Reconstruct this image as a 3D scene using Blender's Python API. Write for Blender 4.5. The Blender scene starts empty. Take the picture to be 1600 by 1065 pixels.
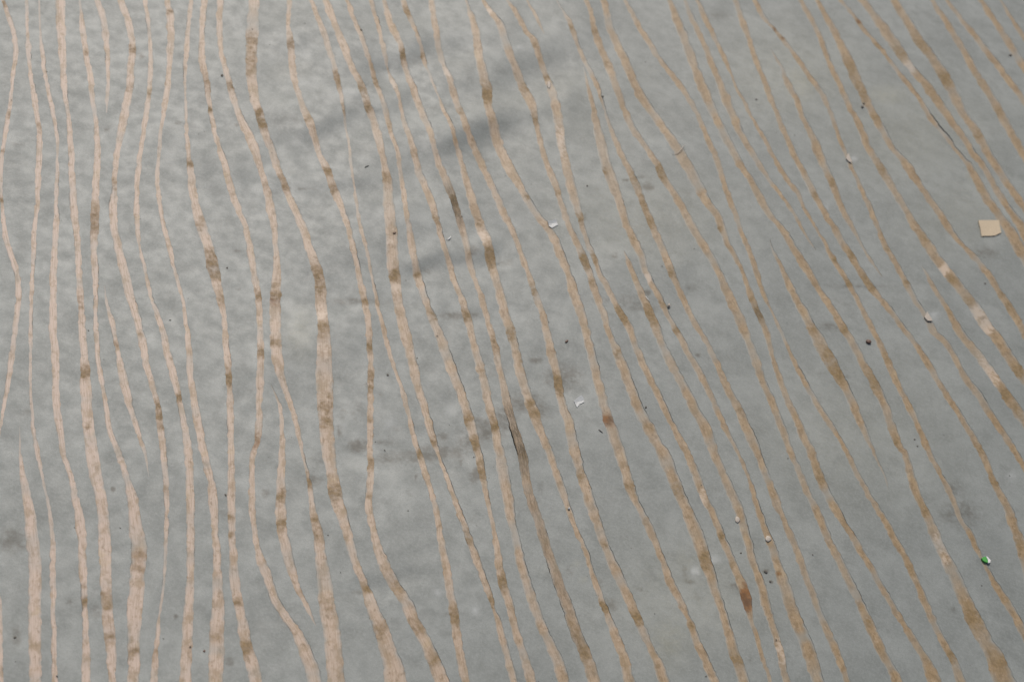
import bpy, bmesh, math, random
import numpy as np
from mathutils import Vector, Matrix, geometry, noise as mnoise

scene = bpy.context.scene
# ---------------------------------------------------------------- camera
IW, IH = 1600.0, 1065.0
FPX = 50.0 / 36.0 * IW                    # focal length in photograph pixels
G = Vector((0.35, 0.94)).normalized()     # depth runs to the upper right
HOR = 2321.0                              # distance of the horizon from the picture centre
n = Vector((G.x, G.y, HOR / FPX)).normalized()          # surface normal seen by the camera
fw = Vector((0, 0, -1)); fw = (fw - n * fw.dot(n)).normalized()
rt = fw.cross(n).normalized()
R = Matrix((rt, fw, n))                   # camera axes -> world axes
CAM_H = 0.90
CAM = Vector((0, 0, CAM_H))
cd = bpy.data.cameras.new("camera")
cam = bpy.data.objects.new("camera", cd)
scene.collection.objects.link(cam)
cam.matrix_world = Matrix.Translation(CAM) @ R.to_4x4()
cd.lens = 50; cd.sensor_width = 36; cd.clip_start = 0.05; cd.clip_end = 100
scene.camera = cam
Rn = np.array(R)
def plane(px, py, z=0.0):
    """point of the sheet plane (height z, metres) for photograph coordinates"""
    px = np.asarray(px, float); py = np.asarray(py, float)
    d = np.stack([px - IW / 2, IH / 2 - py, -FPX * np.ones_like(px)], -1) @ Rn.T
    t = (z - CAM_H) / d[..., 2]
    P = d * t[..., None]; P[..., 2] += CAM_H
    return P
foc = plane(880, 760)
cd.dof.use_dof = True
cd.dof.focus_distance = abs(float(((foc - np.array(CAM)) @ np.array(R @ Vector((0, 0, -1))))))
cd.dof.aperture_fstop = 9.0

# ---------------------------------------------------------------- light
SUN_EL, SUN_ROT = math.radians(47), math.radians(-20)
world = bpy.data.worlds.new("World"); scene.world = world; world.use_nodes = True
nt = world.node_tree; nt.nodes.clear()
sky = nt.nodes.new("ShaderNodeTexSky"); sky.sky_type = 'NISHITA'; sky.sun_disc = False
sky.sun_elevation = SUN_EL; sky.sun_rotation = SUN_ROT
sky.air_density = 1.0; sky.dust_density = 5.0; sky.ozone_density = 0.6
bg = nt.nodes.new("ShaderNodeBackground"); bg.inputs[1].default_value = 0.09
wo = nt.nodes.new("ShaderNodeOutputWorld")
nt.links.new(sky.outputs[0], bg.inputs[0]); nt.links.new(bg.outputs[0], wo.inputs[0])
sd = bpy.data.lights.new("sun", 'SUN'); sd.energy = 2.15; sd.angle = math.radians(12); sd.color = (1, 0.965, 0.92)
sun = bpy.data.objects.new("sun", sd); scene.collection.objects.link(sun)
sdir = Vector((math.sin(SUN_ROT) * math.cos(SUN_EL), math.cos(SUN_ROT) * math.cos(SUN_EL), math.sin(SUN_EL)))
sun.rotation_euler = sdir.to_track_quat('Z', 'Y').to_euler()
scene.view_settings.view_transform = 'Standard'; scene.view_settings.look = 'None'
scene.view_settings.exposure = 0.0; scene.view_settings.gamma = 1.0
scene.view_settings.use_curve_mapping = False
rng = random.Random(7); nrg = np.random.default_rng(7)
# ---------------------------------------------------------------- the wavy bands
# each band: list of (tile, [x, y, width, ...]) read in thirds of a photograph pixel
# tiles: A/B/C rows (0, 355, 710), columns 1-4 (0, 400, 800, 1200)
BANDS = [
 [('A1',[12,0,15, 30,50,22, 50,110,22, 68,180,22, 75,250,25, 62,350,20, 45,500,20, 30,600,22, 18,680,20, 8,760,18, 6,850,16, 8,930,16, 15,1000,22, 20,1064,26]),
  ('B1',[40,90,28, 75,200,28, 88,300,28, 80,400,30, 65,530,25, 50,650,28, 30,770,22, 10,880,22, -3,960,15, -20,1060,15])],
 [('A1',[125,0,12, 128,150,20, 138,300,20, 155,430,22, 172,530,25, 185,630,25, 182,760,28, 178,900,25, 172,1000,20]),
  ('B1',[165,0,22, 155,130,20, 147,300,20, 145,450,20, 143,600,15, 142,750,15, 148,860,15, 155,950,18]),
  ('C1',[178,0,20, 205,130,15, 225,230,18, 243,350,20, 248,480,28, 248,600,25, 250,750,22, 253,900,25, 257,1065,25])],
 [('A1',[183,0,8, 190,150,10, 200,280,20, 220,400,20, 245,520,22, 265,620,20, 270,700,15, 268,830,20, 265,950,24]),
  ('B1',[263,0,30, 255,130,32, 250,300,35, 250,450,38, 258,600,40, 262,750,38, 268,860,35, 283,970,32]),
  ('C1',[298,0,30, 330,90,28, 352,200,35, 370,300,45, 385,420,40, 388,550,35, 393,650,30, 400,780,32, 403,900,38, 405,1065,40])],
 [('A1',[283,0,50, 285,100,48, 292,250,38, 298,400,28, 312,500,25, 325,600,25, 335,750,30, 340,880,32, 350,1000,38]),
  ('B1',[356,0,30, 365,100,28, 372,230,28, 380,330,28, 385,450,35, 392,560,38, 398,680,48, 405,800,48, 412,900,50]),
  ('C1',[432,0,58, 455,130,58, 480,250,58, 490,370,58, 495,500,55, 500,650,55, 510,800,50, 522,930,50, 528,1065,40])],
 [('A1',[375,0,10, 385,120,28, 400,230,25, 422,350,25, 435,480,25, 450,570,22, 455,700,30, 450,850,35, 448,950,38]),
  ('B1',[443,0,42, 440,100,35, 445,200,32, 447,300,25, 448,400,22, 453,520,22, 460,620,20, 478,720,22, 495,830,22, 512,940,25]),
  ('C1',[558,0,30, 590,100,35, 620,200,50, 635,330,60, 650,450,75, 645,570,70, 635,700,75, 628,850,60, 628,950,55, 622,1065,50])],
 [('A1',[455,0,30, 480,80,35, 497,170,32, 505,280,22, 507,400,18, 503,480,12, 500,530,4])],
 [('B1',[490,270,3, 500,340,10, 520,430,20, 545,540,20, 560,620,28, 580,720,42, 600,800,35, 625,900,28, 655,990,22]),
  ('C1',[680,0,12, 690,60,8, 697,105,3])],
 [('A1',[567,0,35, 600,100,35, 620,200,32, 618,290,35, 608,400,35, 590,500,38, 568,610,38, 548,720,30, 538,850,25, 532,950,38]),
  ('B1',[535,0,35, 560,110,38, 585,220,45, 610,320,42, 640,420,38, 665,520,35, 685,640,30, 710,730,35, 735,830,28, 748,920,35]),
  ('C1',[765,0,30, 778,120,25, 783,250,25, 778,380,18, 773,500,15, 765,620,12, 750,740,15, 738,850,20, 728,950,30, 720,1065,35])],
 [('A1',[680,0,20, 695,80,20, 703,180,18, 705,300,20, 702,400,22, 690,500,25, 675,620,25, 655,730,25, 643,850,25, 640,950,25]),
  ('B1',[645,0,18, 660,110,18, 685,220,18, 705,310,20, 735,400,25, 765,500,32, 790,610,35, 820,720,38, 838,800,28, 855,900,30]),
  ('C1',[883,0,40, 890,150,38, 893,300,35, 893,450,38, 893,600,38, 885,720,45, 880,850,55, 872,950,50, 870,1065,55])],
 [('A1',[785,0,25, 797,60,38, 800,180,38, 795,300,25, 785,400,28, 770,510,22, 755,620,18, 743,750,15, 738,850,18, 748,960,22]),
  ('B1',[768,0,20, 795,90,25, 820,200,20, 840,270,18, 860,360,18, 875,470,22, 888,580,28, 895,690,32, 908,800,32, 925,910,40]),
  ('C1',[955,0,35, 985,110,38, 1000,230,42, 1008,350,35, 1015,450,35, 1020,560,45, 1022,700,58, 1018,850,70, 1012,950,72, 1010,1065,65])],
 [('A1',[893,0,20, 883,120,20, 873,250,22, 868,380,15, 870,500,12, 873,620,20, 880,700,22, 890,780,28, 902,880,38, 922,980,45]),
  ('B1',[945,0,52, 970,70,50, 990,150,55, 1010,230,50, 1030,330,38, 1050,420,25, 1058,520,32, 1067,630,35, 1072,720,28, 1080,820,32, 1083,930,28]),
  ('C1',[1083,0,32, 1085,120,35, 1085,250,38, 1090,400,35, 1098,520,40, 1110,650,50, 1135,780,52, 1155,880,55, 1175,960,60, 1202,1065,60])],
 [('A1',[958,0,28, 948,130,28, 945,260,30, 960,360,30, 975,450,28, 985,530,22, 1005,620,25, 1035,730,30, 1065,830,30, 1095,930,35, 1125,1010,32]),
  ('B1',[1150,0,30, 1165,70,30, 1180,150,32, 1197,250,32]),
  ('B2',[10,320,30, 15,450,30, 20,600,30, 18,750,35, 15,880,30, 6,1000,28]),
  ('C2',[-15,0,32, -20,100,30, -20,250,30, -5,370,25, 10,450,32, 25,500,45, 60,590,45, 95,680,42, 140,760,45, 190,830,55, 230,920,65, 262,1000,65, 275,1065,65])],
 [('A1',[1035,0,28, 1028,100,28, 1038,250,28, 1065,370,28, 1090,460,30, 1125,560,35, 1165,650,48, 1190,710,48]),
  ('A2',[20,800,35, 45,880,35, 65,970,38]),
  ('B2',[85,0,35, 92,100,30, 97,200,38, 92,300,45, 90,400,52, 90,500,55, 95,600,50, 115,700,40, 145,780,30, 175,860,25, 195,940,22]),
  ('C2',[220,0,14, 240,80,20, 258,180,25, 270,290,35, 295,400,50, 310,500,60, 320,600,70, 332,700,75, 350,800,80, 362,900,80, 375,1065,82])],
 [('A1',[1192,0,48, 1182,150,58, 1178,250,55, 1180,380,50, 1195,490,42]),
  ('A2',[15,550,42, 40,640,45, 75,720,40, 100,800,35, 135,880,40, 165,950,38]),
  ('B2',[215,0,45, 245,90,38, 275,180,45, 300,270,52, 305,360,55, 312,450,55, 318,550,68, 318,650,75, 322,750,80, 325,850,72, 330,950,72]),
  ('C2',[342,0,65, 360,100,58, 375,200,60, 400,280,55, 430,380,45, 455,480,42, 490,560,42, 520,640,50, 550,730,62, 590,820,72, 620,920,80, 645,1000,95, 655,1065,105])],
 [('B2',[70,740,2, 105,820,15, 118,900,22, 125,1000,25]),
  ('C2',[122,0,28, 118,100,38, 117,220,50, 120,340,45, 140,430,50, 165,530,45, 195,620,30, 235,700,25, 262,760,15, 280,800,3])],
 [('A2',[155,0,28, 152,120,25, 162,230,30, 175,350,32, 200,450,30, 228,540,32, 260,620,38, 290,710,35, 325,790,35, 355,870,38, 385,950,38]),
  ('B2',[425,0,28, 448,90,30, 475,200,32, 498,300,35, 515,370,30, 525,460,32, 532,560,25, 538,680,28, 538,800,30, 537,900,28]),
  ('C2',[537,0,30, 533,130,32, 530,240,30, 545,330,38, 565,420,45, 600,520,60, 650,610,62, 700,690,60, 740,780,60, 790,870,60, 835,970,70, 875,1065,78])],
 [('A2',[255,0,18, 290,100,28, 325,200,30, 355,300,28, 380,390,28, 400,480,18, 412,560,15, 430,660,12, 440,780,15, 455,880,15, 470,970,18]),
  ('B2',[487,0,18, 510,90,20, 530,180,15, 548,260,15, 565,340,20, 585,430,20, 608,520,25, 635,610,18, 660,690,20, 690,780,28, 718,880,28, 740,970,25]),
  ('C2',[770,0,28, 795,90,28, 825,180,25, 848,280,28, 865,400,32, 890,520,38, 905,620,40, 925,730,42, 940,850,42, 960,950,42, 982,1065,45])],
 [('A2',[325,0,35, 350,80,35, 385,170,38, 415,250,40, 455,340,35, 485,400,40, 520,500,42, 550,580,38, 575,680,35, 595,770,35, 610,850,45, 618,950,50]),
  ('B2',[628,0,55, 635,100,58, 645,200,58, 655,290,50, 675,390,50, 700,490,52, 725,590,48, 745,680,48, 765,770,45, 795,860,40, 820,950,35]),
  ('C2',[858,0,24, 885,80,25, 915,170,28, 945,250,30, 980,340,32, 1010,430,38, 1040,520,35, 1075,610,35, 1102,680,28, 1115,725,18, 1132,770,28, 1155,860,38, 1180,950,40, 1208,1065,40])],
 [('A2',[425,0,22, 455,90,25, 490,180,28, 520,270,28, 545,340,25, 565,400,30, 590,480,28, 615,570,25, 635,650,22, 660,720,22, 675,800,20, 685,880,22, 700,980,25]),
  ('B2',[712,0,25, 725,80,35, 745,170,35, 765,250,40, 795,340,40, 830,430,45, 865,520,50, 900,610,52, 935,710,50, 965,790,52, 990,870,52, 1015,960,48]),
  ('C2',[1042,0,40, 1060,90,32, 1080,190,25, 1100,290,25, 1120,390,28, 1135,480,35, 1145,560,38, 1165,640,42, 1185,700,40]),
  ('C3',[0,760,38, 25,850,38, 55,940,42, 88,1065,50])],
 [('A2',[540,0,22, 560,80,25, 575,150,22, 590,220,20, 605,280,18, 622,335,12, 645,400,25, 670,470,20, 690,560,25, 710,640,25, 735,720,30, 765,810,38, 795,890,35, 825,980,35]),
  ('B2',[850,0,28, 880,90,28, 905,170,30, 930,250,32, 965,340,35, 995,430,40, 1010,500,35, 1030,580,35, 1055,670,38, 1080,780,42, 1100,860,40, 1120,930,38, 1130,1010,40]),
  ('C2',[1143,0,50, 1160,100,55, 1180,200,50, 1193,290,45]),
  ('C3',[10,370,38, 25,440,45, 55,560,45, 95,680,48, 130,790,50, 175,880,52, 215,970,55, 245,1065,50])],
 [('A2',[600,0,25, 620,70,28, 645,160,32, 672,220,32, 690,290,28, 710,350,30, 740,430,35, 765,510,35, 795,590,38, 825,680,30, 850,760,30, 885,840,35, 915,920,35, 940,1000,32]),
  ('B2',[960,0,32, 985,80,30, 1000,160,30, 1030,250,28, 1060,340,28, 1085,430,28, 1110,520,32, 1130,600,35, 1150,680,35, 1165,760,38, 1185,850,38]),
  ('B3',[5,930,40, 20,980,44]),
  ('C3',[45,0,48, 65,120,42, 95,230,48, 130,320,48, 155,420,50, 190,520,48, 225,620,50, 255,700,55, 290,800,55, 330,900,55, 365,990,60, 385,1065,60])],
 [('A2',[690,0,28, 712,60,28, 735,130,22, 765,220,18, 785,290,22, 810,350,15, 835,420,12, 855,460,10, 870,510,20, 895,570,22, 925,650,28, 950,730,30, 975,820,32, 1000,900,35, 1025,980,40]),
  ('B2',[1050,0,45, 1075,60,48, 1100,150,48, 1120,230,42, 1145,320,45, 1165,400,50, 1190,480,50]),
  ('B3',[15,560,42, 40,680,48, 70,780,48, 100,860,55, 125,930,45, 155,1010,42]),
  ('C3',[178,0,42, 210,90,40, 240,180,38, 270,270,30, 300,350,28, 330,420,28, 360,500,28, 385,580,28, 410,650,30, 440,730,32, 470,810,40, 500,890,48, 530,970,48, 550,1065,55])],
 [('A2',[825,0,32, 832,100,30, 850,200,32, 875,300,30, 905,380,38, 930,460,38, 955,540,32, 990,630,35, 1025,700,40, 1060,780,38, 1095,850,35, 1130,930,35, 1165,1010,38]),
  ('B3',[5,20,25, 30,90,22, 55,160,30, 85,240,32, 110,320,32, 140,400,32, 160,490,38, 180,580,40, 205,660,38, 222,750,40, 240,840,38, 265,920,40, 283,1000,50]),
  ('C3',[300,0,48, 325,90,45, 355,190,55, 385,280,52, 415,370,48, 450,460,48, 495,560,50, 530,640,48, 570,730,48, 605,810,45, 645,900,45, 685,980,50, 715,1065,50])],
 [('A2',[980,0,15, 1005,80,28, 1025,170,38, 1040,260,42, 1060,350,45, 1080,430,45, 1090,520,40, 1110,600,50, 1145,690,50, 1175,760,52]),
  ('A3',[0,810,50, 30,870,45, 75,945,38, 110,1005,38]),
  ('B3',[165,0,45, 200,60,45, 235,150,45, 265,230,40, 290,310,45, 320,400,45, 345,490,45, 370,590,45, 390,680,45, 415,770,48, 435,850,48, 465,950,52]),
  ('C3',[508,0,55, 535,80,50, 565,180,48, 605,260,42, 650,350,42, 690,450,35, 720,530,38, 755,620,40, 800,710,40, 835,790,38, 865,880,45, 905,960,45, 950,1065,45])],
 [('A2',[1060,0,22, 1100,70,35, 1140,130,38, 1165,200,42, 1190,275,40]),
  ('A3',[20,330,45, 60,420,45, 90,500,45, 115,590,30, 140,690,28, 170,780,28, 205,880,32, 235,970,32]),
  ('B3',[268,0,30, 305,80,35, 335,150,40, 365,230,35, 395,320,35, 430,420,35, 455,500,32, 490,580,45, 520,660,50, 555,750,52, 590,840,55, 630,920,60, 675,1000,55]),
  ('C3',[712,0,62, 755,100,60, 790,190,58, 830,280,60, 865,370,65, 895,450,65, 925,540,55, 950,620,50, 975,700,45, 1000,790,42, 1030,890,48, 1060,980,50, 1085,1065,55])],
 [('A2',[1172,0,12, 1192,30,18]),
  ('A3',[10,55,28, 35,105,28, 65,160,28, 100,210,32, 130,280,28, 160,350,28, 180,410,35, 205,510,42, 220,600,45, 240,700,42, 260,790,42, 280,890,42, 305,980,40]),
  ('B3',[330,0,28, 355,80,30, 385,140,32, 410,220,30, 455,300,32, 495,380,38, 540,460,38, 575,550,35, 610,640,38, 655,730,38, 700,820,38, 745,910,38, 785,990,42]),
  ('C3',[825,0,38, 865,100,42, 900,190,38, 940,270,38, 980,370,38, 1015,450,42, 1050,540,38, 1080,620,50, 1105,700,45, 1120,780,25, 1150,870,25, 1180,970,22, 1207,1065,20])],
 [('A3',[70,0,13, 100,60,15, 125,120,14, 148,170,3])],
 [('A3',[205,0,8, 232,50,8, 262,110,20, 290,180,25, 325,250,22, 350,310,25, 380,370,25, 405,430,22, 430,510,18, 460,590,20, 490,670,25, 520,740,28, 560,820,35, 595,900,35, 625,980,35]),
  ('B3',[660,0,38, 695,80,38, 725,160,35, 755,240,38, 790,310,35, 825,380,32, 865,460,32, 905,530,30, 945,610,30, 980,690,35, 1015,770,40, 1060,850,42, 1100,940,45, 1140,1030,48]),
  ('C3',[1155,0,35, 1185,80,38]),
  ('C4',[15,150,38, 40,220,40, 70,290,30, 100,370,35, 140,460,38, 170,550,38, 205,640,38, 240,740,38, 280,830,38, 320,920,38, 350,1000,38, 375,1065,40])],
 [('A3',[335,310,3, 350,390,15, 370,480,25, 390,570,35, 415,660,45, 435,750,50, 465,840,55, 495,920,45, 520,1000,40]),
  ('B3',[540,0,38, 570,60,45, 600,130,42, 625,210,35, 650,260,40, 685,320,35, 720,390,30, 750,450,32, 790,520,35, 825,590,38, 865,660,38, 905,740,38, 945,820,32, 985,910,32, 1030,1000,28]),
  ('C3',[1062,0,22, 1100,90,20, 1130,180,30, 1165,280,35, 1188,350,35]),
  ('C4',[25,440,42, 50,530,45, 85,640,60, 120,740,62, 155,830,65, 190,920,70, 215,1000,65, 235,1065,60])],
 [('B3',[522,115,3, 545,170,20, 575,240,28, 610,320,38, 640,390,45, 665,450,48, 695,530,45, 735,620,48, 780,700,48, 820,780,50, 865,870,50, 910,950,52]),
  ('C3',[950,0,46, 985,80,42, 1020,160,45, 1055,240,48, 1080,310,42, 1105,400,42, 1130,500,38, 1160,590,40, 1185,690,45]),
  ('C4',[20,800,38, 50,900,35, 70,1000,35, 85,1065,35])],
 [('A3',[345,0,28, 370,80,28, 385,150,30, 410,220,32, 445,300,35, 475,380,32, 500,450,32, 530,520,32, 560,590,32, 600,650,30, 640,710,30, 680,770,35, 715,840,42, 760,910,40, 800,980,38]),
  ('B3',[845,0,45, 880,60,45, 925,130,45, 965,210,42, 1000,290,45, 1040,370,45, 1075,450,48, 1110,540,45, 1145,630,42, 1175,720,42]),
  ('B4',[20,820,40, 50,900,40, 80,980,38]),
  ('C4',[110,0,28, 150,90,32, 185,180,35, 225,260,40, 260,340,42, 300,430,42, 345,520,42, 385,600,45, 425,680,45, 465,770,50, 500,850,50, 545,940,50, 590,1020,50, 610,1065,55])],
 [('A3',[425,0,30, 445,90,38, 480,180,42, 515,260,42, 555,350,45, 590,420,45, 635,500,48, 685,570,48, 735,640,52, 785,720,55, 830,790,60, 870,870,60, 915,950,50, 965,1020,45]),
  ('B3',[1000,60,34, 1040,130,30, 1080,210,28, 1110,290,28, 1140,370,30, 1170,440,35, 1190,490,30]),
  ('B4',[20,600,22, 50,690,28, 85,790,35, 120,870,38, 160,960,42]),
  ('C4',[203,0,38, 240,100,45, 285,200,45, 335,290,40, 385,370,35, 430,450,35, 480,530,32, 530,620,35, 580,700,38, 635,790,38, 690,880,42, 740,960,50, 785,1065,70])],
 [('A3',[530,0,22, 570,80,28, 615,160,32, 665,240,32, 715,310,30, 770,380,32, 820,450,28, 865,530,28, 895,600,30, 925,670,32, 960,750,32, 985,840,28, 1015,920,30, 1045,1000,30]),
  ('B3',[1067,0,25, 1100,80,25, 1130,160,28, 1160,250,27, 1190,330,20]),
  ('B4',[15,385,12, 40,440,15, 75,520,18, 110,600,25, 150,680,30, 190,760,32, 230,830,32, 275,900,32, 320,970,30]),
  ('C4',[372,0,30, 410,80,32, 455,160,32, 500,240,35, 545,310,35, 590,400,35, 640,480,38, 680,560,38, 715,640,38, 750,720,40, 785,800,40, 830,890,42, 870,960,42, 910,1065,50])],
 [('A3',[735,0,28, 765,80,38, 795,150,42, 820,220,42, 850,300,45, 885,390,50, 920,470,52, 955,550,48, 990,630,48, 1030,700,42, 1075,780,38, 1120,850,38, 1165,930,40]),
  ('A4',[5,1000,36]),
  ('B4',[62,0,38, 110,80,40, 160,160,42, 210,240,40, 260,320,42, 310,400,42, 355,470,45, 400,550,45, 440,630,48, 480,700,48, 515,770,48, 550,850,42, 580,940,42, 615,1030,38]),
  ('C4',[640,0,35, 665,80,35, 690,170,38, 725,250,38, 760,330,48, 800,420,55, 845,510,60, 885,590,65, 925,680,70, 965,770,80, 1015,860,85, 1065,950,90, 1115,1065,110])],
 [('B4',[8,55,3, 25,110,12, 60,180,25, 90,250,35, 130,330,42, 170,400,45, 210,480,55, 255,560,65, 300,640,68, 345,720,50, 390,810,42, 425,900,38, 460,980,35]),
  ('C4',[497,0,18, 525,60,14, 550,120,10, 562,165,3])],
 [('A3',[810,0,25, 845,90,32, 880,170,32, 910,230,30, 940,310,30, 975,400,40, 1010,490,42, 1045,570,42, 1080,640,35, 1120,710,35, 1165,780,30]),
  ('A4',[10,850,24, 50,900,22, 100,970,24, 145,1040,20]),
  ('B4',[165,15,16, 195,60,12, 224,103,3])],
 [('A3',[870,0,18, 905,80,28, 940,160,28, 970,220,25, 1000,290,25, 1030,360,15, 1070,450,20, 1110,530,22, 1150,600,20, 1190,670,22]),
  ('A4',[40,760,25, 90,840,28, 140,910,28, 180,990,22]),
  ('B4',[225,0,20, 270,80,22, 310,150,30, 350,210,25, 385,270,25, 425,350,25, 465,430,30, 500,500,32, 540,580,32, 575,660,35, 610,740,32, 650,820,32, 685,900,32, 725,990,30]),
  ('C4',[758,0,28, 795,70,30, 835,150,32, 875,230,28, 900,300,28, 945,370,30, 980,450,30, 1020,520,24, 1055,590,35, 1100,660,38, 1145,730,42, 1190,810,45, 1240,900,50])],
 [('A3',[1045,0,30, 1075,80,32, 1105,170,28, 1130,250,28, 1160,330,28, 1190,400,30]),
  ('A4',[35,520,25, 75,620,28, 110,700,32, 150,780,35, 195,870,38, 240,950,35, 280,1020,35]),
  ('B4',[312,0,38, 350,70,38, 400,150,42, 445,220,42, 495,290,42, 550,360,35, 605,430,32, 655,500,32, 705,570,32, 755,650,35, 800,730,35, 850,810,35, 895,880,35, 940,950,40, 985,1030,38]),
  ('C4',[1007,0,35, 1045,100,35, 1085,180,38, 1125,260,45, 1160,350,48, 1190,440,55, 1220,540,60])],
 [('A3',[1140,0,25, 1165,60,28, 1190,95,26]),
  ('A4',[30,140,20, 70,190,25, 110,240,25, 150,300,30, 200,370,32, 250,440,32, 285,520,25, 310,580,22, 335,650,22, 365,720,25, 395,790,22, 430,870,25, 465,950,28, 500,1030,28]),
  ('B4',[520,10,25, 555,90,28, 600,170,30, 650,260,32, 690,340,32, 735,410,32, 780,490,40, 830,540,38, 870,610,35, 920,700,40, 980,780,42, 1030,860,42, 1085,940,42, 1140,1020,42]),
  ('C4',[1175,10,30, 1230,110,34])],
 [('A4',[10,230,4, 50,300,15, 90,390,28, 130,470,30, 160,550,30, 195,620,35, 230,700,45, 265,780,45, 300,860,38, 335,950,32, 370,1020,32]),
  ('B4',[395,0,20, 435,70,15, 475,140,18, 510,190,12, 537,228,3])],
 [('A4',[150,0,28, 195,80,32, 230,150,28, 265,240,28, 300,330,32, 345,420,32, 385,510,32, 430,590,35, 465,680,38, 520,770,42, 560,840,42, 600,910,40, 650,990,38]),
  ('B4',[697,0,48, 750,80,55, 800,160,60, 855,230,62, 910,300,62, 965,370,65, 1015,450,65, 1080,530,65, 1130,610,60, 1190,690,60, 1250,780,60])],
 [('B4',[720,180,3, 760,250,22, 800,320,28, 850,400,35, 900,490,45, 960,570,50, 1020,650,52, 1080,730,52, 1140,820,60, 1200,900,60, 1260,990,60])],
 [('A4',[225,0,25, 270,80,32, 320,170,40, 360,260,48, 400,350,50, 445,440,48, 485,520,45, 525,590,38, 580,690,38, 640,760,50, 690,840,42, 740,910,40, 790,980,40]),
  ('B4',[845,0,36, 900,70,28, 965,140,38, 1020,210,42, 1070,280,38, 1115,350,42, 1160,420,42, 1200,490,42, 1260,590,42])],
 [('A4',[340,0,22, 390,60,22, 440,130,25, 500,200,25, 555,270,28, 610,340,28, 670,410,28, 720,480,28, 770,560,35, 820,620,28, 870,690,25, 920,750,30, 963,816,40, 1029,933,48, 1086,1014,55]),
  ('B4',[1137,30,58, 1182,108,60, 1230,190,60])],
 [('A4',[440,0,40, 510,90,48, 570,180,60, 630,260,55, 680,330,45, 750,410,55, 800,480,50, 860,570,42, 920,650,42, 963,720,38, 1014,792,38, 1065,882,38, 1116,963,38, 1167,1035,38]),
  ('B4',[1205,50,40, 1250,130,40])],
 [('A4',[590,0,42, 640,80,48, 700,180,55, 760,260,52, 820,350,58, 870,440,60, 910,520,50, 965,600,50, 1029,720,46, 1086,807,44, 1146,897,42, 1200,975,42, 1255,1060,42])],
 [('A4',[770,0,25, 830,90,35, 890,190,38, 940,280,38, 1000,380,42, 1060,480,45, 1110,570,45, 1160,660,42, 1210,750,42, 1270,850,42])],
 [('A4',[840,0,20, 900,80,28, 980,180,38, 1050,270,40, 1120,360,42, 1170,430,40, 1210,490,40, 1270,580,40])],
 [('A4',[1000,0,28, 1050,80,35, 1110,170,42, 1160,250,42, 1210,325,42, 1270,420,42])],
 [('A4',[1090,0,18, 1140,80,22, 1190,160,28, 1250,250,30])],
 [('B1',[92,930,3]), ('C1',[97,0,15, 110,110,35, 130,220,48, 145,330,55, 158,450,60, 165,560,62, 163,700,62, 163,850,62, 168,1065,55])],
 [('C1',[-8,620,3, -2,700,14, 0,800,22, 2,900,24, 3,980,20, 4,1065,22])],
]
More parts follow.
